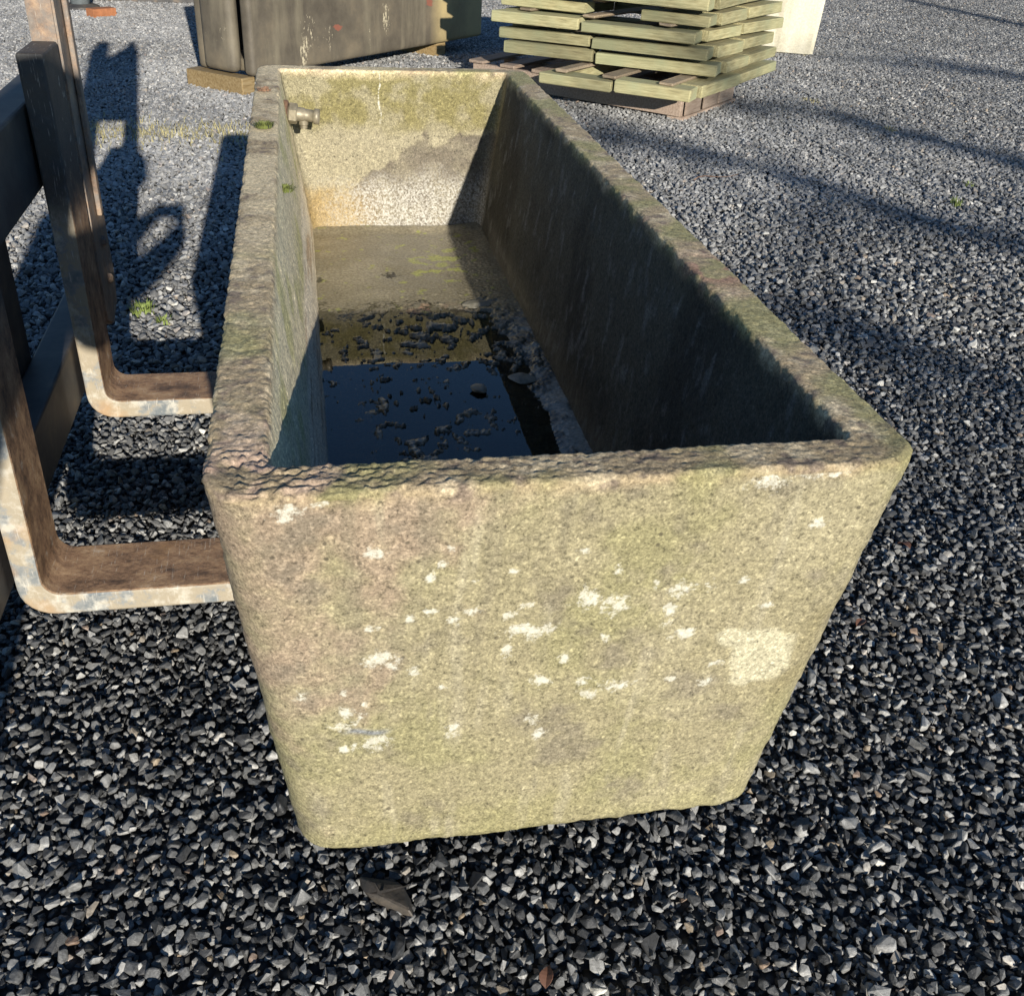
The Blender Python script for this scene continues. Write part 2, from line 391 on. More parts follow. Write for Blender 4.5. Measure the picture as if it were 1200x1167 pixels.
# ------------------------------------------------------------------ the trough
ZR = .88                                   # rim height above the gravel
W, L, H, T, TE, D = .8, 2.4127, .660, .0666, .0622, .474
FT = .0855
LICH = [(-0.224, -0.253, 0.02, 0.011), (-0.211, -0.264, 0.011, 0.01), (-0.182, -0.281, 0.008, 0.01), (-0.267, -0.31, 0.004, 0.006), (-0.241, -0.335, 0.005, 0.006), (-0.264, -0.346, 0.009, 0.009), (-0.246, -0.354, 0.006, 0.008), (-0.267, -0.371, 0.015, 0.007), (-0.231, -0.41, 0.018, 0.014), (-0.271, -0.417, 0.005, 0.006), (-0.258, -0.416, 0.005, 0.007), (-0.318, -0.307, 0.008, 0.007), (-0.13, -0.398, 0.011, 0.012), (-0.027, -0.394, 0.008, 0.011), (-0.016, -0.425, 0.008, 0.009), (-0.165, -0.128, 0.006, 0.007), (-0.149, -0.313, 0.005, 0.005), (-0.114, -0.187, 0.007, 0.006), (-0.114, -0.139, 0.004, 0.004), (-0.056, -0.221, 0.019, 0.009), (-0.039, -0.233, 0.012, 0.012), (-0.019, -0.225, 0.009, 0.008), (-0.052, -0.184, 0.007, 0.006), (-0.071, -0.197, 0.007, 0.005), (-0.024, -0.319, 0.011, 0.01), (0.003, -0.281, 0.007, 0.007), (0.022, -0.18, 0.016, 0.015), (0.04, -0.353, 0.008, 0.009), (-0.232, -0.201, 0.008, 0.005), (-0.07, -0.126, 0.005, 0.004), (-0.164, -0.181, 0.008, 0.006), (-0.187, -0.191, 0.006, 0.006), (-0.137, -0.199, 0.008, 0.009), (-0.153, -0.109, 0.006, 0.008), (-0.226, -0.083, 0.012, 0.008), (-0.143, -0.085, 0.004, 0.005), (-0.071, -0.258, 0.006, 0.014), (0.035, -0.327, 0.01, 0.007), (-0.315, -0.008, 0.009, 0.005), (-0.282, -0.011, 0.009, 0.005), (-0.316, -0.024, 0.015, 0.009), (0.057, -0.193, 0.015, 0.014), (0.136, -0.177, 0.015, 0.012), (0.128, -0.21, 0.01, 0.01), (0.129, -0.233, 0.009, 0.006), (0.153, -0.255, 0.014, 0.01), (0.08, -0.341, 0.02, 0.01), (0.042, -0.354, 0.009, 0.007), (0.053, -0.249, 0.006, 0.007), (0.286, -0.084, 0.01, 0.007), (0.204, -0.35, 0.01, 0.009), (0.21, -0.017, 0.019, 0.011), (0.275, -0.01, 0.026, 0.007), (0.153, -0.339, 0.006, 0.006), (0.21, -0.316, 0.01, 0.006), (0.054, -0.137, 0.006, 0.007), (0.104, -0.166, 0.003, 0.009), (0.173, -0.173, 0.006, 0.007), (0.255, -0.217, 0.01, 0.007), (0.214, -0.168, 0.006, 0.007), (0.007, -0.104, 0.007, 0.006)]
PATCH = [(0.198, -0.274), (0.213, -0.249), (0.251, -0.262), (0.291, -0.261), (0.319, -0.289), (0.316, -0.335), (0.302, -0.363), (0.265, -0.366), (0.237, -0.358), (0.232, -0.324), (0.217, -0.29)]
def poly_dist(x, z, poly):
    """signed distance, positive inside"""
    d = np.full(x.shape, 9.); ins = np.zeros(x.shape, bool)
    for k in range(len(poly)):
        (x0, z0), (x1, z1) = poly[k], poly[k - 1]
        ex, ez = x1 - x0, z1 - z0; t = np.clip(((x - x0) * ex + (z - z0) * ez) / (ex * ex + ez * ez), 0, 1)
        d = np.minimum(d, np.hypot(x - x0 - t * ex, z - z0 - t * ez))
        c = ((z0 > z) != (z1 > z)) & (x < (x1 - x0) * (z - z0) / (z1 - z0 + 1e-12) + x0); ins ^= c
    return np.where(ins, d, -d)

# stations along the profile: (side inset, front inset, back inset, z, corner radius, zone)
st = []
for k in range(6):                                               # rounded bottom edge
    a = (1 - k / 6) * math.pi / 2; rb = .022
    st.append((.060 + rb * (1 - math.cos(a)) - 0, FT + rb * (1 - math.cos(a)), .08 + rb * (1 - math.cos(a)), -H + rb * (1 - math.sin(a)), .055, 0))
for t in np.linspace(0, 1, 170)[:-1]:
    z = (-H + .022) * (1 - t) + (-.007) * t; s = -z / H
    st.append((.060 * s, FT * s, .08 * s, z, .05 + .005 * s, 0))
for k in range(5):
    a = k / 5 * math.pi / 2; r = .007
    st.append((r * (1 - math.cos(a)), r * (1 - math.cos(a)), r * (1 - math.cos(a)), -r + r * math.sin(a), .048, .5))
for t in np.linspace(0, 1, 24):
    q = .007 + t * (T - .013); qe = .007 + t * (TE - .013)
    st.append((q, qe, qe, 0, .046 - .03 * t, 1))
for k in range(1, 5):
    a = k / 4 * math.pi / 2; r = .006
    st.append((T - r + r * math.sin(a), TE - r + r * math.sin(a), TE - r + r * math.sin(a), -r + r * math.cos(a), .016, 1.5))
for t in np.linspace(0, 1, 110)[1:]:
    z = -.006 - t * .524; s = -z / D
    st.append((T + .068 * s, TE + .012 * s, TE + .012 * s, z, .014 + .03 * t, 2))
st = np.array(st); ns = len(st)
# perimeter samples: side index and fraction
def grad(n, a, b):                                               # graded fractions, step ratio a:b
    s = np.linspace(a, b, n); c = np.concatenate([[0], np.cumsum(s)]); return c[:-1] / c[-1]
front = np.linspace(0, 1, 215, endpoint=False); right = grad(440, 1, 2.6); back = np.linspace(0, 1, 110, endpoint=False); left = grad(440, 2.6, 1)
na_, nc = 0, 9
def loop(si, fi, bi, z, r):
    x0, x1, y0, y1 = -W / 2 + si, W / 2 - si, fi, L - bi
    pts = []
    def arc(cx, cy, a0):
        for k in range(nc):
            a = a0 + (k / nc) * math.pi / 2; pts.append((cx + r * math.cos(a), cy + r * math.sin(a)))
    xs = x0 + r + front * (x1 - x0 - 2 * r); out = [np.column_stack([xs, np.full(len(xs), y0)])]
    def A(cx, cy, a0):
        a = a0 + np.arange(nc) / nc * math.pi / 2; return np.column_stack([cx + r * np.cos(a), cy + r * np.sin(a)])
    out.append(A(x1 - r, y0 + r, -math.pi / 2))
    ys = y0 + r + right * (y1 - y0 - 2 * r); out.append(np.column_stack([np.full(len(ys), x1), ys]))
    out.append(A(x1 - r, y1 - r, 0))
    xs = x1 - r - back * (x1 - x0 - 2 * r); out.append(np.column_stack([xs, np.full(len(xs), y1)]))
    out.append(A(x0 + r, y1 - r, math.pi / 2))
    ys = y1 - r - left * (y1 - y0 - 2 * r); out.append(np.column_stack([np.full(len(ys), x0), ys]))
    out.append(A(x0 + r, y0 + r, math.pi))
    o = np.concatenate(out); return np.column_stack([o, np.full(len(o), z)])
V = np.stack([loop(*s[:5]) for s in st], 1)                      # (perimeter, station, 3)
du = np.roll(V, -1, 0) - np.roll(V, 1, 0); dv = np.gradient(V, axis=1)
Nn = np.cross(du, dv); Nn /= np.linalg.norm(Nn, axis=-1)[..., None] + 1e-12
zone = np.broadcast_to(st[:, 5], V.shape[:2])
x, y, z = V[..., 0], V[..., 1], V[..., 2]
P0 = V.copy()
rimm = np.where((zone >= .5) & (zone <= 1.5), 1., 0.); rimm = np.maximum(rimm, np.clip(1 - (-z) / .03, 0, 1) ** 2 * .7)
n12 = fbm(P0 * 9, 3); n50 = fbm(P0 * 45, 3); n110 = noise(P0 * 105); n60 = noise(P0 * 62 + 4)
d = .0022 * n12 + .0011 * n50 + .0008 * n110
ridge = 1 - np.abs(noise(P0 * 95 + 2.2)) * 2
crust = .0010 * ridge ** 2 - .0005 + .0008 * noise(P0 * 30) + .0040 * noise(P0 * 135 + 7) * (.45 + .55 * sst(.14, .07, y)) + .0016 * n60 + .0014 * fbm(P0 * 9 + 5, 2) - .0025 * sst(.35, .6, noise(P0 * 34 + 70))
cornerFL = np.exp(-((x + .36) ** 2 + (y - .03) ** 2) / .02); leftrim = sst(.2, -.2, x)
d = d * (1 - rimm) + rimm * crust * (.38 + .2 * leftrim * sst(1.6, .2, y) + .4 * cornerFL)
edge = np.where((zone == .5) | (zone == 1.5), 1., 0.)
d -= edge * (.004 * np.clip(fbm(P0 * 22 + 9, 3) + .15, 0, 2)) * (1 + .8 * cornerFL)
bot = np.exp(-(z + H) ** 2 / .0005); d -= bot * .006 * np.clip(fbm(P0 * 16 + 3, 3), -.2, 2)
d -= np.where(zone == 0, .0024 * sst(.40, .58, noise(P0 * 55 + 20)) * sst(-.2, .3, fbm(P0 * 5 + 2, 2)), 0)          # pits
V = V + Nn * d[..., None]
# ---- colour: what the surface is made of and grows on it
x, y, z = P0[..., 0], P0[..., 1], P0[..., 2]
nA = fbm(P0 * 6, 4); nB = fbm(P0 * 3.1 + 7, 4); nC = fbm(P0 * 18 + 3, 4); nD = fbm(P0 * 40 + 13, 3)
col = np.zeros(V.shape); col[:] = (.305, .268, .152)
col = mixc(col, (.265, .25, .11), sst(-.1, .6, nA + .25 * nC) * .5)
col = mixc(col, (.345, .305, .18), sst(.0, .6, nB + .3 * nD))
col = mixc(col, (.31, .235, .16), sst(-.05, .35, .55 * nB + .25 * nC - (x + .22) * 1.5 + (z + .22) * .9) * .85)     # pinkish aggregate, upper left
col = mixc(col, (.18, .155, .11), sst(.18, .8, fbm(P0 * 11 + 31, 5) + .2 * nD) * .6)                                          # grey-brown blotches
col = mixc(col, (.28, .26, .10), sst(-.52, -.66, z + .06 * nC) * .4)                                                 # algae along the foot
run = fbm(P0 * np.array([26, 26, 1.6]) + 11, 4) + .3 * nB
col = mixc(col, (.20, .175, .115), sst(.15, .7, run) * sst(-.62, -.1, z) * .45)
col = mixc(col, (.40, .36, .24), sst(.25, .8, fbm(P0 * np.array([34, 34, 2.2]) + 61, 4)) * .4)
pd = poly_dist(x, z, PATCH)
col = col * np.array([.87, .87, .92])
ff = (zone == 0) & (y < .12)
col = mixc(col, (.43, .395, .27), np.where(ff, sst(-.004, .006, pd + .008 * nD), 0) * .95)
col = mixc(col, (.21, .18, .095), np.where(ff, sst(-.02, .02, poly_dist(x, z, [(.325, -.25), (.36, -.2), (.345, -.36), (.31, -.40), (.30, -.37), (.322, -.33)]) + .012 * nC), 0) * .7)
lich = np.zeros(x.shape)
for (lx, lz, rx, rz) in LICH:
    lich = np.maximum(lich, np.where(ff, np.exp(-(((x - lx) / (rx * 1.7)) ** 2 + ((z - lz) / (rz * 1.7)) ** 2)) * 1.1, 0))
sl_ = np.exp(-(((x + .241) / .026) ** 4 + ((z + .387 - .004 * np.sin(x * 90)) / .0045) ** 2)); col = mixc(col, (.20, .21, .215), np.where(ff, sl_ * 1.2, 0))
# rim: brown crust, green tint to the right, pale scales on the left
rc = np.zeros(V.shape); rc[:] = (.40, .315, .195)
rc = mixc(rc, (.55, .455, .30), sst(-.1, .5, nC)); rc = mixc(rc, (.23, .18, .135), sst(.1, .6, nD))
rc = mixc(rc, (.29, .28, .12), sst(.0, .5, nA + .5 * np.clip(x + .1, -1, .4)) * .7)
rc = mixc(rc, (.64, .53, .34), sst(-.1, .4, nA + .25) * leftrim * sst(.3, 1.2, y))
rc = mixc(rc, (.34, .18, .14), np.exp(-((x - .37) ** 2 / .004 + (y - .62) ** 2 / .006)) * sst(-.1, .2, nC))
rc = rc * (1 - .22 * sst(.12, .05, y))[..., None]
rc = mixc(rc, (.46, .32, .24), cornerFL * sst(-.2, .4, nC) * .8)
rim2 = np.where((zone >= .5) & (zone <= 1.5), 1., 0.); rim2 = np.maximum(rim2, np.where(zone == 0, sst(-.028, -.004, z + .012 * nC), 0)); rim2 = np.maximum(rim2, np.where(zone == 2, sst(-.03, -.0, z + .01 * nC) * .8, 0))
# inside
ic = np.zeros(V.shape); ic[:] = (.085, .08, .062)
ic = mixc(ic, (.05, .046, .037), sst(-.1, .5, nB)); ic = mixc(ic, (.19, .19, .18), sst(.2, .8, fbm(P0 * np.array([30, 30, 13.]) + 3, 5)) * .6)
bw = sst(L - .13, L - .09, y) * 1.0                                               # end wall
bc = np.zeros(V.shape); bc[:] = (.32, .285, .175)
bc = mixc(bc, (.235, .205, .085), sst(-.35, .35, nA + .5 * nC + .3 * nD + .15) * sst(-.19, -.12, z + .03 * nC) * .9)
bc = mixc(bc, (.37, .33, .225), sst(-.15, -.20, z + .02 * nC) * .8)
stain = poly_dist(x, z, [(-.14, -.36), (-.10, -.30), (-.03, -.28), (.01, -.22), (.07, -.19), (.10, -.16), (.12, -.21), (.18, -.19), (.3, -.17), (.36, -.2), (.36, -.55), (-.14, -.55)]) + .022 * nC + .008 * nD
bc = mixc(bc, (.16, .135, .10), sst(-.002, .006, stain) * (.62 + .3 * sst(-.3, .4, nC)))
grit = sst(-.27, -.36, z + .04 * nA) * sst(-.3, -.05, x + .05 * nC)

bc = mixc(bc, (.34, .235, .09), sst(-.30, -.40, z + .03 * nC) * sst(.0, -.16, x) * .8)
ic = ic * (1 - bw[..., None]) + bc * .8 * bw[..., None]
lw = sst(-.2, -.25, x) * (1 - bw)                                                  # left wall: grey-green above, bleached band below, all lightened to stand for sunlight
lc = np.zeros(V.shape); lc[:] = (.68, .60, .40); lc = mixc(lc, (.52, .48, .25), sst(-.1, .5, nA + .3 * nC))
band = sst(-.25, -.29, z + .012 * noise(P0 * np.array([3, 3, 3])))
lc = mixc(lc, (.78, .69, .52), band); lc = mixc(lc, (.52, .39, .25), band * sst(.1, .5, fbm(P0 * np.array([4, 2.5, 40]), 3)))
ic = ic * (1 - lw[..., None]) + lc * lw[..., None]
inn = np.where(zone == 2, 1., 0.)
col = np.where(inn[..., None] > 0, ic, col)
col = col * (1 - rim2[..., None]) + rc * rim2[..., None]
drip = np.exp(-((x + .048 + .004 * np.sin(z * 60)) / .0042) ** 2) * sst(-.16, -.14, z) * bw * inn
lich = np.maximum(lich, drip * 1.25)
lich = np.maximum(lich, np.where((zone == 1), sst(.62, .8, noise(P0 * 24 + 40)) * .9 * leftrim, 0))
wet = np.where(inn > 0, np.maximum(sst(-.36, -.45, z), sst(0, .02, stain) * bw * .6), 0)
troot = thing('stone_trough', (0, 1.2, ZR - H), 'long weathered concrete water trough with mossy lichen-spotted end, held up on forks', 'trough')
off = np.array([0, 1.2, -H])
me = gridmesh('trough_body', V - off, wrap_u=True)
# close bottom and inner floor
bm = bmesh.new(); bm.from_mesh(me); bm.verts.ensure_lookup_table()
nper = V.shape[0]
bm.faces.new([bm.verts[k * ns] for k in range(nper)][::-1]); bm.faces.new([bm.verts[k * ns + ns - 1] for k in range(nper)])
bmesh.ops.recalc_face_normals(bm, faces=bm.faces)
bm.to_mesh(me); bm.free()
fattr(me, 'lich', lich); fattr(me, 'grit', grit * bw * inn); fattr(me, 'wet', wet); cattr(me, 'col', col.reshape(-1, 3))
link('trough_body', me, M['concrete'], troot)

# ------------------------------------------------------------------ lathe / box / tube
def lathe(prof, n=24):
    """prof: (radius, height) list; axis z"""
    v = []; f = []
    for r, h in prof:
        for k in range(n): v.append((r * math.cos(2 * math.pi * k / n), r * math.sin(2 * math.pi * k / n), h))
    for j in range(len(prof) - 1):
        for k in range(n):
            a, b = j * n + k, j * n + (k + 1) % n; f.append((a, b, b + n, a + n))
    f.append(tuple(range(n))[::-1]); f.append(tuple((len(prof) - 1) * n + k for k in range(n)))
    return v, f
def boxmesh(name, x0, x1, y0, y1, z0, z1, bev=.004, seg=2, warp=0, sub=0):
    bm = bmesh.new(); bmesh.ops.create_cube(bm, size=1)
    for v in bm.verts:
        v.co = Vector((x0 + (v.co.x + .5) * (x1 - x0), y0 + (v.co.y + .5) * (y1 - y0), z0 + (v.co.z + .5) * (z1 - z0)))
    if bev: bmesh.ops.bevel(bm, geom=bm.edges[:], offset=bev, segments=seg, affect='EDGES', profile=.5)
    if warp:
        for v in bm.verts: v.co += Vector((random.uniform(-1, 1), random.uniform(-1, 1), random.uniform(-1, 1))) * warp
    me = bpy.data.meshes.new(name); bm.to_mesh(me); bm.free(); return me
def tube(pts, radii, n=8):
    v = []; f = []; pts = [Vector(p) for p in pts]
    for i, p in enumerate(pts):
        t = (pts[min(i + 1, len(pts) - 1)] - pts[max(i - 1, 0)]).normalized()
        u = t.orthogonal().normalized() if i == 0 else (u - t * u.dot(t)).normalized()
        b = t.cross(u)
        for k in range(n):
            a = 2 * math.pi * k / n; v.append(p + (u * math.cos(a) + b * math.sin(a)) * radii[i])
    for i in range(len(pts) - 1):
        for k in range(n):
            a, c = i * n + k, i * n + (k + 1) % n; f.append((a, c, c + n, a + n))
    f.append(tuple(range(n))[::-1]); f.append(tuple((len(pts) - 1) * n + k for k in range(n)))
    return v, f

# outlet fitting on the left inner wall (part of the trough)
def part_lathe(name, prof, m, parent, n=24, axis=Matrix.Rotation(R(90), 4, 'Y'), loc=(0, 0, 0), smooth=False):
    v, f = lathe(prof, n); v = [axis @ Vector(p) + Vector(loc) for p in v]
    return link(name, pymesh(name, v, f, smooth), m, parent)
FX = Vector((-.327, 2.17, -.083)) - Vector((0, 1.2, -H))
fit = part_lathe('outlet_fitting', [(.019, 0), (.019, .055), (.0165, .058), (.0165, .082), (.021, .083), (.021, .098), (.015, .098), (.015, .06)], M['brass'], troot, 24,
                 Matrix.Rotation(R(-6), 4, 'Z') @ Matrix.Rotation(R(96), 4, 'Y'), FX, True)
AX = Matrix.Rotation(R(-6), 4, 'Z') @ Matrix.Rotation(R(96), 4, 'Y')
part_lathe('flange', [(.031, -.012), (.033, -.006), (.033, .008), (.029, .011)], M['rustnut'], fit, 20, AX, FX)
part_lathe('hex_nut', [(.026, .013), (.0285, .016), (.0285, .034), (.026, .037)], M['brass'], fit, 6, AX, FX)
nb = FX + Vector((.052, -.004, -.02))
part_lathe('drain_nub', [(.013, .008), (.013, -.012), (.010, -.014), (.010, -.022)], M['brass'], fit, 14, Matrix.Identity(4), nb)

# ------------------------------------------------------------------ silt, debris and water in the trough
ZW = ZR - D
yy = np.linspace(.07, 2.335, 620); xx = np.linspace(-.272, .268, 180)
SX, SY = np.meshgrid(xx, yy, indexing='ij'); SP = np.stack([SX, SY, SX * 0], -1)
h = -.012 + .004 * fbm(SP * 5, 3)
backm = sst(1.35, 1.8, SY); h = h * (1 - backm) + backm * (.0022 + .003 * fbm(SP * 6 + 3, 3))
rightm = sst(.15, .262, SX - .03 * noise(SP * 5)) * sst(.35, .6, SY); h += rightm * .021 * (1 - backm * .6)
midm = np.exp(-((SY - 1.42) / .22) ** 2) * sst(-.27, -.1, SX + .1 * noise(SP * 6))
cl = fbm(SP * 27 + 3, 5, .65) + .55 * fbm(SP * 7 + 9, 2)
frontm = np.exp(-(((SX + .06 - .03 * np.sin(SY * 9)) / .15) ** 2)) * sst(1.5, 1.2, SY) * sst(.1, .3, SY)
clump = np.maximum(midm * sst(-.05, .5, cl) * .021, frontm * sst(.08, .45, cl) * .021)
clump = np.maximum(clump, sst(.7, .85, cl) * .014 * (1 - backm))
raft = np.minimum(clump, .0148) * (1 - .8 * rightm)
h = h + raft + sst(.006, .014, raft) * (.0016 * noise(SP * 70) + .0022 * noise(SP * 150) + .0015) + .0012 * noise(SP * 120)
h += sst(2.28, 2.335, SY) * .012
c = np.zeros(SP.shape); c[:] = (.06, .052, .035)
c = mixc(c, (.185, .16, .105), backm); c = mixc(c, (.265, .23, .155), backm * sst(-.2, .6, fbm(SP * 5 + 1, 4)))
c = mixc(c, (.29, .30, .07), backm * sst(.25, .6, fbm(SP * 26 + 7, 4) + .7 * np.exp(-((SX - .1) / .09) ** 2 - ((SY - 2.02) / .14) ** 2) - .22) * .9)
c = mixc(c, (.30, .16, .10), np.exp(-((SY - 1.66) / .035) ** 2) * sst(.15, -.05, np.abs(SX - .02)) * sst(-.2, .3, fbm(SP * 30, 2)) * .7)
c = mixc(c, (.34, .33, .28), rightm * (1 - backm) * sst(-.3, .3, fbm(SP * 14, 3)) * .8)
c = mixc(c, (.30, .26, .19), sst(.005, .014, clump) * sst(-.5, .5, fbm(SP * 60, 2)))
c = mixc(c, (.5, .47, .4), sst(.72, .8, noise(SP * 55 + 5)) * (1 - backm * .6))
me = gridmesh('silt', np.stack([SX, SY, h + ZW], -1)); cattr(me, 'col', c.reshape(-1, 3))
tag(link('silt', me, M['silt']), 'wet brown silt and rotted leaf clumps in the bottom of the trough', 'silt', kind='stuff')
me = gridmesh('water', np.stack([SX, SY, SX * 0 + ZW], -1)[::4, ::12])
tag(link('water', me, M['water']), kind='structure')
# flat stones lying in the silt
def pebble(loc, s, seed, label, cat='stone', m='pale', rz=0):
    r = np.random.default_rng(seed); bm = bmesh.new()
    d = r.normal(size=(26, 3)); d /= np.linalg.norm(d, axis=1)[:, None]; d *= r.uniform(.44, .55, (26, 1))
    for p in d: bm.verts.new(p)
    bmesh.ops.convex_hull(bm, input=bm.verts); bmesh.ops.delete(bm, geom=[v for v in bm.verts if not v.link_faces], context='VERTS')
    bmesh.ops.bevel(bm, geom=bm.edges[:], offset=.03, segments=1, affect='EDGES')
    for v in bm.verts: v.co = Vector((v.co.x * s[0], v.co.y * s[1], v.co.z * s[2]))
    me = bpy.data.meshes.new(cat); bm.to_mesh(me); bm.free()
    o = link(cat, me, M[m]); o.location = loc; o.rotation_euler.z = rz; return tag(o, label, cat)
n_ = NT('silty_stone'); n_.set(Base_Color=n_.ramp(n_.noise(40, 5, .7), [(.3, (.12, .11, .08)), (.7, (.30, .28, .22))]), Roughness=.5); M['silty'] = n_.m
n_ = NT('brown_slate'); n_.set(Base_Color=n_.ramp(n_.noise(30, 5, .7), [(.3, (.035, .031, .027)), (.55, (.075, .064, .052)), (.75, (.13, .105, .08))]), Roughness=.6); n_.bump(n_.noise(60, 5, .7), .5, .004); M['slate'] = n_.m
pebble((.155, 1.68, ZW + .004), (.085, .06, .014), 3, 'flat pale stone lying in the silt halfway along the trough', m='silty', rz=.2)
pebble((.19, 1.22, ZW + .003), (.06, .075, .012), 4, 'pale stone half sunk near the shaded right wall of the trough', m='silty', rz=.7)
pebble((.085, 1.17, ZW + .007), (.05, .05, .014), 5, 'small pale stone among dark clumps in the trough water', m='silty', rz=.7)

# ------------------------------------------------------------------ forklift forks and carriage
ca = thing('fork_carriage', (-.95, 1.22, 0), 'worn steel lifting carriage with two forks reaching under the trough', 'fork carriage')
cb = Vector((-.95, 1.22, 0))
def fork(yc, wd=.164, th=.045, ztop=.229, xr=-.80, zt=1.04):
    """L-shaped fork: shank up, blade to +x with rounded heel, tapering to the tip"""
    prof_in, prof_out = [], []
    ri, ro = .034, .062
    # outline in xz: inner (upper/right) and outer
    inner = [(xr - .002, zt)] + [(xr, zt - .2), (xr, ztop + ri)]
    for k in range(1, 7):
        a = math.pi + k / 6 * math.pi / 2; inner.append((xr + ri + ri * math.cos(a), ztop + ri + ri * math.sin(a)))
    inner += [(-.45, ztop), (-.1, ztop), (.30, ztop)]
    xo, zo = xr - th, ztop - th
    outer = [(xo - .012, zt), (xo - .008, zt - .2), (xo, zo + ro)]
    for k in range(1, 7):
        a = math.pi + k / 6 * math.pi / 2; outer.append((xo + ro + ro * math.cos(a), zo + ro + ro * math.sin(a)))
    outer += [(-.45, zo), (-.1, zo + .008), (.30, ztop - .014)]
    bm = bmesh.new(); vs = []
    for (a, b) in zip(inner, outer):
        vs.append([bm.verts.new((p[0], yy_, p[1])) for p in (a, b) for yy_ in (yc - wd / 2, yc + wd / 2)])
    for A_, B_ in zip(vs[:-1], vs[1:]):
        for i, j in ((0, 1), (1, 3), (3, 2), (2, 0)): bm.faces.new((A_[i], A_[j], B_[j], B_[i]))
    bm.faces.new((vs[0][0], vs[0][2], vs[0][3], vs[0][1])); bm.faces.new((vs[-1][0], vs[-1][1], vs[-1][3], vs[-1][2]))
    bmesh.ops.recalc_face_normals(bm, faces=bm.faces)
    sharp = [e for e in bm.edges if len(e.link_faces) == 2 and e.calc_face_angle() > 1.0]
    bmesh.ops.bevel(bm, geom=sharp, offset=.005, segments=2, affect='EDGES', profile=.5)
    for v in bm.verts: v.co -= cb
    me = bpy.data.meshes.new('fork'); bm.to_mesh(me); bm.free()
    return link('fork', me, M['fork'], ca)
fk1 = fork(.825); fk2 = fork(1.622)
def cbox(name, x0, x1, y0, y1, z0, z1, m, parent=ca, bev=.006):
    me = boxmesh(name, x0 - cb.x, x1 - cb.x, y0 - cb.y, y1 - cb.y, z0, z1, bev)
    return link(name, me, m, parent)
cbox('lower_carriage_bar', -.935, -.857, .62, 1.92, .235, .385, M['black'])
cbox('upper_carriage_bar', -.945, -.862, .62, 1.92, .75, .935, M['black'])
cbox('mast_channel', -1.06, -.955, 1.33, 1.41, .08, 2.1, M['black'])
cbox('mast_channel', -1.06, -.955, 1.03, 1.11, .08, 2.1, M['black'])
cbox('carriage_plate', -.985, -.94, 1.38, 1.50, .30, .93, M['black'])
cbox('carriage_plate', -.985, -.94, .95, 1.06, .30, .93, M['black'])
cbox('cross_member', -1.07, -.96, 1.115, 1.325, 1.75, 1.85, M['black'])
# tall upright behind the far fork with chamfered foot and slanting top
poly = [(1.722, .37), (1.80, .33), (1.885, .36), (1.915, .42), (1.905, .55), (1.905, 1.75), (1.722, 2.02)]
bm = bmesh.new(); A_ = [bm.verts.new((-.80 - cb.x, a - cb.y, b)) for a, b in poly]; B_ = [bm.verts.new((-.86 - cb.x, a - cb.y, b)) for a, b in poly]
bm.faces.new(A_); bm.faces.new(B_[::-1])
for k in range(len(poly)): bm.faces.new((A_[k - 1], A_[k], B_[k], B_[k - 1]))
bmesh.ops.recalc_face_normals(bm, faces=bm.faces); bmesh.ops.bevel(bm, geom=bm.edges[:], offset=.005, segments=2, affect='EDGES')
me = bpy.data.meshes.new('backrest_post'); bm.to_mesh(me); bm.free(); bp_ = link('backrest_post', me, M['rust'], ca)
cbox('rail', -.798, -.786, 1.80, 1.825, .62, 2.0 - .12, M['rust'], bp_, .003)
poly = [(-.862, 1.16), (-1.06, 1.16), (-1.06, 1.70), (-.862, 1.95)]
bm = bmesh.new(); A_ = [bm.verts.new((a - cb.x, 1.75 - cb.y, b)) for a, b in poly]; B_ = [bm.verts.new((a - cb.x, 1.79 - cb.y, b)) for a, b in poly]
bm.faces.new(A_); bm.faces.new(B_[::-1])
for k in range(4): bm.faces.new((A_[k - 1], A_[k], B_[k], B_[k - 1]))
bmesh.ops.recalc_face_normals(bm, faces=bm.faces); bmesh.ops.bevel(bm, geom=bm.edges[:], offset=.005, segments=2, affect='EDGES')
me = bpy.data.meshes.new('guard_plate'); bm.to_mesh(me); bm.free(); link('guard_plate', me, M['black'], ca)
for zc in (.45, .55):
    v, f = lathe([(.013, 0), (.013, .008), (.007, .012)], 6); v = [Matrix.Rotation(R(90), 4, 'Y') @ Vector(p) + Vector((-.8 - cb.x, 1.82 - cb.y, zc)) for p in v]
    link('bolt', pymesh('bolt', v, f), M['rust'], bp_)

# ------------------------------------------------------------------ pallet and stacked timber frames
PU, PV = Vector((math.cos(R(128)), math.sin(R(128)), 0)), Vector((math.cos(R(40)), math.sin(R(40)), 0))
PC = Vector((2.19, 5.82, 0))
rzp = R(47)                                      # local x = along PV (right side), local y = along the long face
pal = thing('pallet', PC, 'pinkish softwood pallet on the gravel under the stacked timber frames', 'pallet', rz=rzp - R(0))
PLX, PLY = .93, 1.72
def pb(name, parent, m, *a, bev=.004, warp=.0015): return link(name, boxmesh(name, *a, bev=bev, seg=1, warp=warp), m, parent)
for k in range(3):
    x0 = [0, PLX / 2 - .05, PLX - .045][k]
    pb('stringer', pal, M['pallet'], x0 + .006, x0 + .05, .03, PLY - .03, .022, .15)
for k in range(7):
    y0 = k * (PLY - .13) / 6
    pb('deck_board', pal, M['pallet'], -.01, PLX + .01, y0 + .006, y0 + .125, .152, .174)
for k in range(3):
    y0 = k * (PLY - .13) / 2
    pb('bottom_board', pal, M['pallet'], .0, PLX, y0 + .006, y0 + .125, -.004, .02)
for k in range(3):
    pb('end_block', pal, M['pallet'], [.06, .355, .62][k], [.30, .60, PLX - .05][k], .012, .028, .024, .148)
grp = 'timber platforms stacked on the pallet'
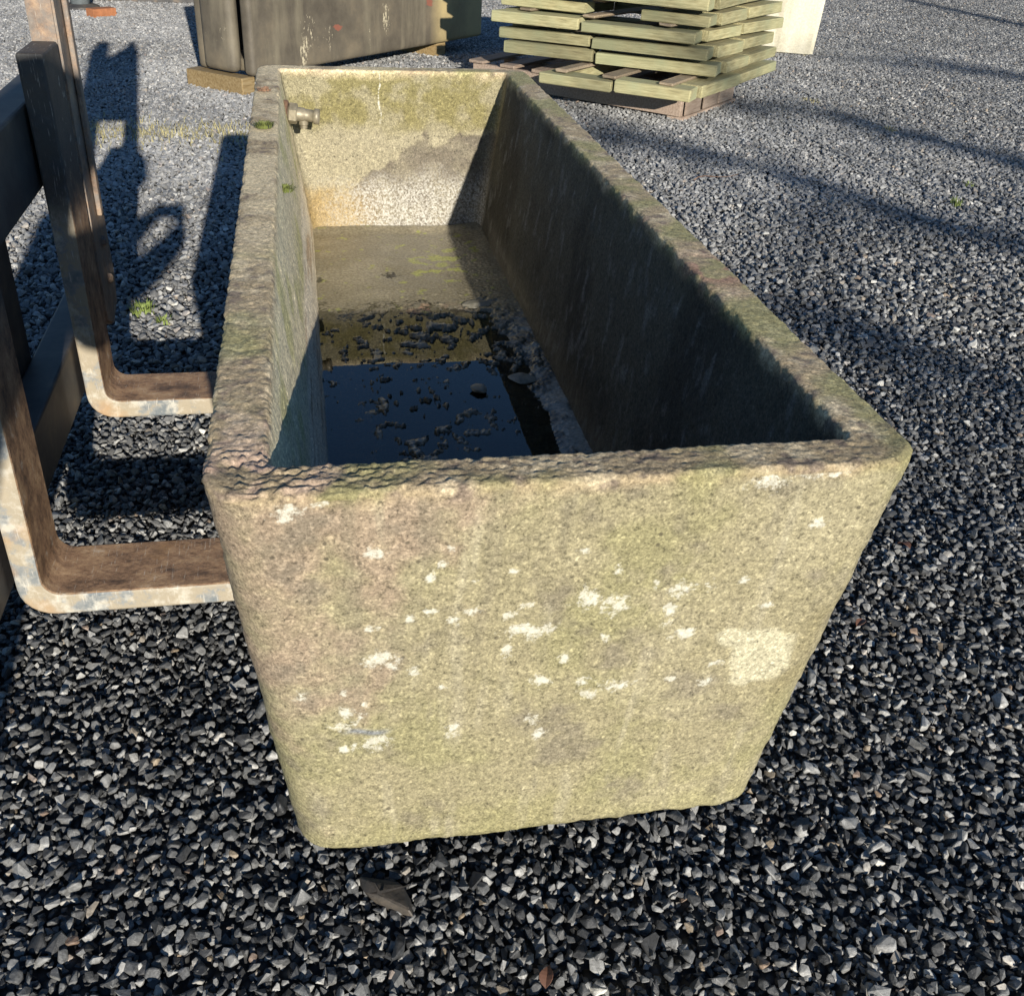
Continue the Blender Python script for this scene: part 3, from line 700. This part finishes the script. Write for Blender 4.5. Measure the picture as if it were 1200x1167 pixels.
ordn = ['lowest', 'second from the bottom', 'third from the bottom', 'fourth from the bottom', 'fifth from the bottom', 'sixth from the bottom', 'seventh from the bottom', 'topmost']
# near corner (world x, y), height, front length, side length, joint along the front, angle of the side, opening angle at the corner
lay = [(1.97, 5.50, .184, 1.02, 1.45, .50, 47, 99), (2.22, 5.76, .288, 1.47, 1.05, .56, 48, 100), (2.13, 5.73, .386, 1.46, 1.10, .54, 47, 97), (2.04, 5.74, .484, 1.42, 1.24, .55, 43, 101),
       (2.14, 5.78, .583, 1.46, 1.12, .42, 46, 98), (2.10, 5.74, .680, 1.44, 1.15, .55, 47, 99), (2.13, 5.76, .776, 1.46, 1.12, .52, 45, 98), (2.12, 5.75, .873, 1.45, 1.12, .5, 47, 99)]
for k, (cx, cy, z0, lf_, ls, jf, ang, op) in enumerate(lay):
    ls += .10; cx += .12; cy -= .02
    t = thing('timber_platform', (cx, cy, z0), 'greenish timber platform, %s in the stack on the pallet' % ordn[k], 'timber platform', grp, rz=R(ang))
    th, wd, g = .075, .16, .010
    def board(x0, y0, ang_, ln, flip, m='timber', z=0., t_=th, w_=wd, nm='board', tip=0):
        t_ = t_ * random.uniform(.82, 1.02); ang_ += random.uniform(-1.1, 1.1)
        me_ = boxmesh(nm, 0, ln, 0, w_, 0, t_, .008, 2, .003)
        for v in me_.vertices:
            v.co.z += .006 * math.sin(v.co.x * 2.1 + k)
            if tip and v.co.x > ln * .5 and v.co.y > w_ * .5: v.co.x -= tip
            if flip: v.co.y = -v.co.y
        if flip: me_.flip_normals()
        o_ = link(nm, me_, M[m], t); o_.location = (x0, y0, z); o_.rotation_euler.z = R(ang_); return o_
    e = Vector((math.cos(R(op)), math.sin(R(op)), 0))
    j = lf_ * jf; gap = .36 if k == 4 else 0
    board(0, 0, op, j - g - gap * .4, True, tip=.03 if gap else 0)
    a0 = j + g + gap * .6; board(e.x * a0, e.y * a0, op, lf_ - a0, True, z=.003 * (k % 2), tip=.05)
    board(wd + .03, .0, random.uniform(-.6, .6), ls * .52 - wd - .03, False, z=-.002); board(ls * .52 + g, .002, random.uniform(-.8, .8), ls * .48 - g, False, z=.002, tip=.04)
    board(e.x * lf_ + .17, e.y * lf_ - .15, 0, ls - .2, False); board(ls - .02, .18, op, lf_ - .36, False, z=.001)
    for fb in (.13 + .03 * (k % 3), .5, .82):                                          # bearers between the platforms
        bp0 = e * (lf_ * fb); board(bp0.x + .03 + .02 * (k % 2), bp0.y, 0, ls * .9 + .06 * (k % 3), False, 'endgrain', th + .002, .019, .095, 'bearer')

# ------------------------------------------------------------------ dark slab-sided tank on bearers
TD = Vector((.675, .738, 0)); TNB = Vector((-.58, 6.50, 0)); rzt = math.atan2(TD.y, TD.x)
tk = thing('slab_tank', TNB, 'dark grey weathered slab-sided tank with pale splashes, on wooden bearers', 'tank', rz=rzt)
def slabmesh(x0, x1, y0, y1, z0, z1, nx, nz, r=.04, flare=.04):
    """front wall sheet with thickness: a subdivided box with attributes"""
    bm = bmesh.new(); bmesh.ops.create_cube(bm, size=1)
    for v in bm.verts: v.co = Vector((x0 + (v.co.x + .5) * (x1 - x0), y0 + (v.co.y + .5) * (y1 - y0), z0 + (v.co.z + .5) * (z1 - z0)))
    bmesh.ops.bevel(bm, geom=bm.edges[:], offset=min(r, (y1 - y0) * .45, (x1 - x0) * .45), segments=3, affect='EDGES', profile=.5)
    bmesh.ops.subdivide_edges(bm, edges=[e for e in bm.edges if e.calc_length() > .2], cuts=nx, use_grid_fill=True)
    me = bpy.data.meshes.new('wall'); bm.to_mesh(me); bm.free()
    me.polygons.foreach_set('use_smooth', [True] * len(me.polygons))
    return me
def tank_attrs(me, front):
    v = np.empty(len(me.vertices) * 3, np.float32); me.vertices.foreach_get('co', v); v = v.reshape(-1, 3)
    X, Zt = v[:, 0], v[:, 2]
    s = np.zeros(len(v)); rd = np.zeros(len(v)); tn = np.zeros(len(v))
    if front:
        for (cx, cz, rx, rz_, am) in ((.55, .35, .10, .22, .56), (.75, .28, .09, .16, .55), (.50, .20, .02, .2, .7), (1.42, .36, .09, .2, .62), (1.2, .25, .08, .2, .5), (.2, .2, .05, .05, .5)):
            s = np.maximum(s, am * np.exp(-((X - cx) / rx) ** 2 - ((Zt - cz) / rz_) ** 2))
        for (cx, cz) in ((.88, .34), (1.95, .42)): rd = np.maximum(rd, 1.1 * np.exp(-((X - cx) / .055) ** 4 - ((Zt - cz - (X - cx) * .25) / .028) ** 4))
        tn = sst(2.02, 2.12, X)
    else:
        s = .55 * np.exp(-((v[:, 1] - .25) / .15) ** 2 - ((Zt - .35) / .12) ** 2)
    fattr(me, 'splash', s); fattr(me, 'red', rd); fattr(me, 'tan', tn)
me = slabmesh(0, 2.75, 0, .09, .11, 1.15, 28, 14, .03); tank_attrs(me, True); link('side_slab', me, M['tank'], tk)
me = slabmesh(0, 2.75, .42, .51, .11, 1.15, 6, 4, .03); tank_attrs(me, False); link('side_slab', me, M['tank'], tk)
me = slabmesh(-.05, .05, .125, .41, .12, 1.1, 10, 10, .05); tank_attrs(me, False); link('end_slab', me, M['tank'], tk)
me = slabmesh(2.65, 2.75, .1, .41, .12, 1.1, 4, 4, .05); tank_attrs(me, False); link('end_slab', me, M['tank'], tk)
me = slabmesh(.06, 2.64, .1, .41, .12, .2, 4, 4, .02); tank_attrs(me, False); link('base_slab', me, M['tank'], tk)
for k, (bx, by0, by1) in enumerate(((-.01, .04, .56), (2.2, .04, .56))):
    o = link('timber_bearer', boxmesh('timber_bearer', -.06, .06, by0, by1, -.01, .106, .006, 1, .002), M['bearer'])
    o.location = TNB + TD * bx; o.rotation_euler.z = rzt
    tag(o, ['yellowish timber bearer under the near left end of the dark tank', 'timber bearer under the far right end of the dark tank'][k], 'bearer')

# ------------------------------------------------------------------ pale concrete block
bx0 = thing('concrete_block', (4.2, 8.85, 0), 'pale cream concrete block standing on gravel behind the timber stack', 'concrete block', rz=R(-22))
bm = bmesh.new()
lv = [(0, .255, .25), (.5, .28, .27), (1.0, .30, .29)]
rings = []
for zq, ax, ay in lv: rings.append([bm.verts.new((sx * ax, sy * ay, zq - .01)) for sx, sy in ((-1, -1), (1, -1), (1, 1), (-1, 1))])
for a, b in zip(rings[:-1], rings[1:]):
    for k in range(4): bm.faces.new((a[k], a[(k + 1) % 4], b[(k + 1) % 4], b[k]))
bm.faces.new(rings[0][::-1]); bm.faces.new(rings[-1]); bmesh.ops.recalc_face_normals(bm, faces=bm.faces)
bmesh.ops.bevel(bm, geom=bm.edges[:], offset=.03, segments=2, affect='EDGES')
me = bpy.data.meshes.new('block_body'); bm.to_mesh(me); bm.free(); link('block_body', me, M['pale'], bx0)
link('lifting_recess', boxmesh('lifting_recess', -.05, .05, -.05, .05, .985, 1.02, .01), M['rustnut'], bx0)

# ------------------------------------------------------------------ things at the far left edge: brick, machine leg, dark trailer bed
o = link('brick', boxmesh('brick', -.12, .12, -.06, .06, -.005, .07, .008, 2, .003), M['brick']); o.location = (-2.04, 9.95, 0); o.rotation_euler.z = R(42)
tag(o, 'orange-red brick lying on the gravel beside the machine leg', 'brick')
mg = thing('support_leg', (-2.29, 10.40, 0), 'blue-grey steel support leg with foot plate at far left', 'machine leg')
part_lathe('leg_tube', [(.09, .05), (.09, .5), (.075, .52), (.075, 1.1)], M['hyd'], mg, 20, Matrix.Identity(4), (0, 0, 0), True)
part_lathe('foot_plate', [(.17, 0), (.17, .03), (.11, .05)], M['black'], mg, 20, Matrix.Identity(4), (0, 0, 0))
part_lathe('collar', [(.11, .28), (.115, .3), (.115, .36), (.11, .38)], M['rust'], mg, 20, Matrix.Identity(4), (0, 0, 0))
tb = thing('low_trailer', (-1.2, 11.78, 0), 'dark low steel trailer bed behind the tank at the far left', 'trailer')
pb('bed', tb, M['black'], -1.6, 2.2, -.9, .9, .22, .5, bev=.02, warp=0)
pb('skid', tb, M['black'], -1.5, 2.1, -.8, -.7, .0, .216, bev=.01, warp=0); pb('skid', tb, M['black'], -1.5, 2.1, .7, .8, .0, .216, bev=.01, warp=0)
pb('side_board', tb, M['black'], -1.6, 2.2, -.9, -.85, .503, .9, bev=.01, warp=0)

# ------------------------------------------------------------------ moss, grass, leaves, twigs
def tuft(name, loc, n, h, spread, m, label, cat, wdt=.003, curl=.6):
    v = []; f = []
    for k in range(n):
        a = random.uniform(0, 6.283); r = spread * math.sqrt(random.random()) * .5; L_ = h * random.uniform(.5, 1.1); ln = random.uniform(.1, curl)
        b = Vector((r * math.cos(a), r * math.sin(a), 0)); dr = Vector((math.cos(a), math.sin(a), 0)); sd = Vector((-dr.y, dr.x, 0)) * wdt
        i = len(v)
        p1 = b + dr * L_ * ln * .35 + Vector((0, 0, L_ * .6)); p2 = b + dr * L_ * ln + Vector((0, 0, L_ * (1 - ln * .4)))
        v += [b - sd, b + sd, p1 + sd * .8, p1 - sd * .8, p2]; f += [(i, i + 1, i + 2, i + 3), (i + 3, i + 2, i + 4)]
    o = link(name, pymesh(name, v, f), m); o.location = loc; return tag(o, label, cat, kind='stuff')
def gz(x, y): return float(hgt(np.array(x), np.array(y)))
def gt(x, y, *a): return tuft('grass_tuft', (x, y, gz(x, y)), *a)
gt(-.875, 2.72, 90, .045, .09, M['grass'], 'bright green grass tuft lit in the gravel between forks and trough', 'grass tuft')
gt(-.79, 2.60, 30, .03, .06, M['grass'], 'small grass sprig in the lit gravel right of the bright tuft', 'grass tuft')
gt(3.05, 3.92, 40, .05, .06, M['grass'], 'green weed alone in the gravel to the right of the trough', 'weed')
gt(3.34, 4.28, 26, .035, .06, M['grass'], 'low green weed just beyond the lone weed on the right', 'weed')
gt(3.55, 5.6, 40, .035, .12, M['drygrass'], 'yellowish sprig in the gravel right of the pallet', 'grass tuft')
gt(3.4, 6.5, 40, .03, .16, M['drygrass'], 'pale dry sprig in the gravel beyond the pallet corner', 'grass tuft')
gt(-1.25, 3.5, 60, .04, .14, M['moss'], 'dark green tuft in the shade beside the forks', 'grass tuft')
v = []; f = []
for k in range(1100):
    xg, yg = random.uniform(-1.75, -.45), random.gauss(5.35, .16); b_ = Vector((xg, yg, gz(xg, yg) + .005)); a_ = random.uniform(0, 6.28); dr = Vector((math.cos(a_), math.sin(a_), 0)) * random.uniform(.01, .03)
    sd = Vector((-dr.y, dr.x, 0)) * .16; i = len(v); hh = Vector((0, 0, random.uniform(.02, .045)))
    v += [b_ - sd, b_ + sd, b_ + dr + hh]; f.append((i, i + 1, i + 2))
tag(link('sprigs', pymesh('sprigs', v, f), M['drygrass']), 'yellowish sprigs growing in a line across the gravel left of the trough', 'sprigs', kind='stuff')
def rimz(x, y): return ZR + .003
tuft('moss_cushion', (-.365, 1.60, rimz(0, 0)), 160, .014, .045, M['moss'], 'green moss cushion on the left rim of the trough', 'moss', .0016, 1)
tuft('moss_cushion', (-.372, 2.02, rimz(0, 0)), 90, .009, .04, M['twig'], 'dark brown moss pad farther back on the left rim', 'moss', .0016, 1)
tuft('moss_cushion', (-.322, 1.27, ZR - .05), 120, .014, .04, M['moss'], 'green moss growing on the inside of the left trough wall', 'moss', .0016, 1)
pebble((-.213, .159, gz(-.213, .159) + .014), (.125, .055, .03), 9, 'long flat brown-grey slate piece in the gravel in front of the trough', 'slate', 'slate', R(-52))
def leafobj(x, y, s, rz, label, m='leaf', grp=None):
    v = []; f = []
    for k in range(7):
        t = k / 6; w_ = math.sin(math.pi * t ** .8) * .32; zc = .12 * math.sin(t * 3) + .05
        v += [(t - .5, -w_, zc + w_ * .5), (t - .5, 0, zc), (t - .5, w_, zc + w_ * .4)]
    for k in range(6):
        a = k * 3; f += [(a, a + 1, a + 4, a + 3), (a + 1, a + 2, a + 5, a + 4)]
    me = pymesh('dead_leaf', [(p[0] * s, p[1] * s, p[2] * s) for p in v], f)
    o = link('dead_leaf', me, M[m]); o.location = (x, y, gz(x, y) + .018); o.rotation_euler = (random.uniform(-.3, .3), random.uniform(-.3, .3), rz)
    sd_ = o.modifiers.new('thickness', 'SOLIDIFY'); sd_.thickness = .0008
    return tag(o, label, 'leaf', grp)
leafobj(.01, -.02, .035, 1.2, 'curled red-brown leaf just under the front of the trough')
# leafobj(.20, -.06, .03, 2.2, 'small red-brown leaf on gravel below the trough front, right of middle')
leafobj(.88, .70, .032, .4, 'red-brown leaf on the gravel right of the trough near the lower corner')
leafobj(1.13, .97, .04, 1.9, 'dark red leaf at the right edge of the gravel')
# leafobj(-.62, .42, .035, .2, 'reddish leaf in the gravel left of the trough below the near fork')
def twig(x, y, L_, rz, label):
    pts = [(t * L_, .12 * L_ * math.sin(t * 4 + rz), gz(x, y) * 0 + .026 + .006 * math.sin(t * 7)) for t in np.linspace(0, 1, 7)]
    v, f = tube(pts, [.003 - .0018 * t for t in np.linspace(0, 1, 7)], 6); o = link('twig', pymesh('twig', v, f, True), M['twig']); o.location = (x, y, gz(x, y)); o.rotation_euler.z = rz
    return tag(o, label, 'twig')
twig(2.55, 2.55, .16, .35, 'pale bent twig on the gravel at the right')
twig(1.75, 4.3, .3, .5, 'reddish thin twig on the gravel near the far right rim')
# twig(-.72, .40, .10, .5, 'short red-brown twig left of the trough near the fork')
# twig(.62, .18, .10, 1.3, 'thin twig on the gravel right of the trough foot')

# ------------------------------------------------------------------ person taking the picture (casts the shadow on the left)
pr = thing('person', (-.85, -1.35, 0), 'person in dark clothes holding up a phone, standing where the shadow on the left begins', 'person')
J = dict(pel=(-.80, -1.30, .96), sp=(-.73, -1.29, 1.15), ch=(-.64, -1.27, 1.36), nk=(-.565, -1.24, 1.52), hd0=(-.53, -1.22, 1.60), hd1=(-.50, -1.20, 1.70), hd2=(-.495, -1.20, 1.78),
         sr=(-.50, -1.24, 1.43), er=(-.49, -1.22, 1.22), wr=(-.35, -1.0, 1.30), hr=(-.285, -.94, 1.36),
         sl=(-.81, -1.24, 1.46), el=(-.72, -1.03, 1.22), wl=(-.50, -.99, 1.35), hl=(-.425, -.95, 1.40),
         hpr=(-.72, -1.30, .92), kr=(-.74, -1.26, .50), ar=(-.76, -1.36, .09), tr=(-.74, -1.18, .035),
         hpl=(-.89, -1.30, .92), kl=(-.95, -1.26, .50), al=(-.99, -1.33, .09), tl=(-.99, -1.15, .035))
RD = dict(pel=.15, sp=.165, ch=.195, nk=.058, hd0=.072, hd1=.10, hd2=.075, sr=.072, er=.078, wr=.055, hr=.042, sl=.085, el=.072, wl=.058, hl=.05,
          hpr=.095, kr=.06, ar=.045, tr=.04, hpl=.095, kl=.06, al=.045, tl=.04)
E_ = ['pel sp', 'sp ch', 'ch nk', 'nk hd0', 'hd0 hd1', 'hd1 hd2', 'ch sr', 'sr er', 'er wr', 'wr hr', 'ch sl', 'sl el', 'el wl', 'wl hl', 'pel hpr', 'hpr kr', 'kr ar', 'ar tr', 'pel hpl', 'hpl kl', 'kl al', 'al tl']
def fing(base, side, k):                     # four fingers and a thumb curling round the phone
    out = []
    for i in range(5):
        b = Vector(base)
        if i < 4:
            p1 = b + Vector((side * -.002, .018, .030 - .019 * i)); p2 = p1 + Vector((side * -.018, .016, .004)); p3 = p2 + Vector((side * -.020, -.002, .003))
        else:
            p1 = b + Vector((side * -.014, -.016, .02)); p2 = p1 + Vector((side * -.018, .004, .018)); p3 = p2 + Vector((side * -.012, .01, .012))
        out.append([b, p1, p2, p3])
    return out
names = list(J); vv = [Vector(J[k]) - Vector((-.85, -1.35, 0)) for k in names]; rr = [RD[k] for k in names]
ee = [tuple(names.index(q_) for q_ in s.split()) for s in E_]
for base, side in (('hr', 1), ('hl', -1)):
    for ch in fing(J[base], side, 0):
        prev = names.index(base)
        for i, p in enumerate(ch[1:]):
            vv.append(p - Vector((-.85, -1.35, 0))); rr.append(.0095 - .001 * i); ee.append((prev, len(vv) - 1)); prev = len(vv) - 1
me = bpy.data.meshes.new('body'); me.from_pydata(vv, ee, []); me.update()
bo = bpy.data.objects.new('body', me); C.objects.link(bo)
bo.modifiers.new('skin', 'SKIN'); 
for i, sv in enumerate(me.skin_vertices[0].data): sv.radius = (rr[i], rr[i]); sv.use_root = (i == 0)
bo.modifiers.new('sub', 'SUBSURF').levels = 2
dg = bpy.context.evaluated_depsgraph_get(); ev = bo.evaluated_get(dg); bme = bpy.data.meshes.new_from_object(ev)
bpy.data.objects.remove(bo); bme.name = 'body'
body = link('body', bme, M['cloth'], pr)
bme.materials.append(M['skin'])
for p in bme.polygons:
    c_ = p.center; p.use_smooth = True
    hand = (Vector((c_.x - .85, c_.y - 1.35, c_.z)) - CAM).length < .15
    if c_.z > 1.545 or hand: p.material_index = 1
hv, hf = lathe([(.03, .125), (.075, .11), (.105, .06), (.113, 0), (.108, -.05), (.09, -.08)], 20)
link('hair', pymesh('hair', [Vector(p) + Vector((-.50 + .85, -1.225 + 1.35, 1.725)) for p in hv], hf, True), M['hair'], pr)
pm = boxmesh('phone', -.074, .074, -.036, .036, -.004, .004, .003)
ph = link('phone', pm, M['phone']); ph.matrix_world = cam.matrix_world.copy(); ph.location = CAM - cf * .03 - cu * .022 - cr * .06
tag(ph, 'black phone held up in both hands by the person', 'phone')

# ------------------------------------------------------------------ bare tree behind the photographer, its limbs shade the gravel on the right
TR = Vector((11.3, -16.0, 0))
tree = thing('bare_tree', TR, 'tall leafless tree with long low limbs behind the camera, shading the gravel', 'tree')
tv, tf = tube([(0, 0, -.2), (.02, 0, 1.5), (-.05, .05, 3.5), (.0, .05, 5.5), (-.02, 0, 7.5), (.05, 0, 9.0), (.0, .05, 10.2)], [.26, .21, .18, .15, .12, .09, .05], 12)
link('trunk', pymesh('trunk', tv, tf, True), M['bark'], tree)
r_ = random.Random(5); V_, F_ = [], []
def add_tube(pts, rad, n):
    v, f = tube(pts, rad, n); o_ = len(V_); V_.extend(v); F_.extend([tuple(a + o_ for a in ff_) for ff_ in f])
LIMBS = [([(2.2, 6.9), (2.663, 6.464), (3.297, 6.019), (3.744, 5.116), (3.958, 4.685), (4.4, 4.1)], .095), ([(1.5, 5.5), (1.759, 5.188), (2.286, 4.607), (2.56, 3.797), (2.986, 3.23), (3.4, 2.8)], .085),
         ([(1.4, 2.4), (1.645, 2.265), (1.89, 2.097), (2.059, 1.843), (2.4, 1.5)], .05), ([(4.6, 8.6), (5.2, 8.2), (5.9, 7.6), (6.4, 7.0)], .08)]
for pl, rad in LIMBS:
    pts = [Vector((gx_ + .385 * (gy_ + 16) / 3.38, r_.uniform(-.12, .12), (gy_ + 16) / 3.38)) for gx_, gy_ in pl]
    pts = [Vector((p.x - TR.x, p.y, p.z)) for p in pts]; e = pts[-1]
    pts += [Vector((e.x * .55, 0, e.z - .35)), Vector((-.05, .03, e.z - .9))]
    n_p = len(pts); add_tube(pts, [rad * (.45 + .75 * i / (n_p - 1)) for i in range(n_p)], 8)
    for i in range(n_p - 2):
        for _ in range(6):
            p = pts[i].lerp(pts[i + 1], r_.random()); d_ = Vector((r_.uniform(-1, .2), r_.uniform(-.5, .5), r_.uniform(-.5, .7))).normalized(); ln = r_.uniform(.4, 1.1)
            add_tube([p, p + d_ * ln * .5 + Vector((0, 0, .05)), p + d_ * ln], [rad * .28, rad * .2, rad * .08], 5)
link('crown', pymesh('crown', V_, F_, True), M['bark'], tree)
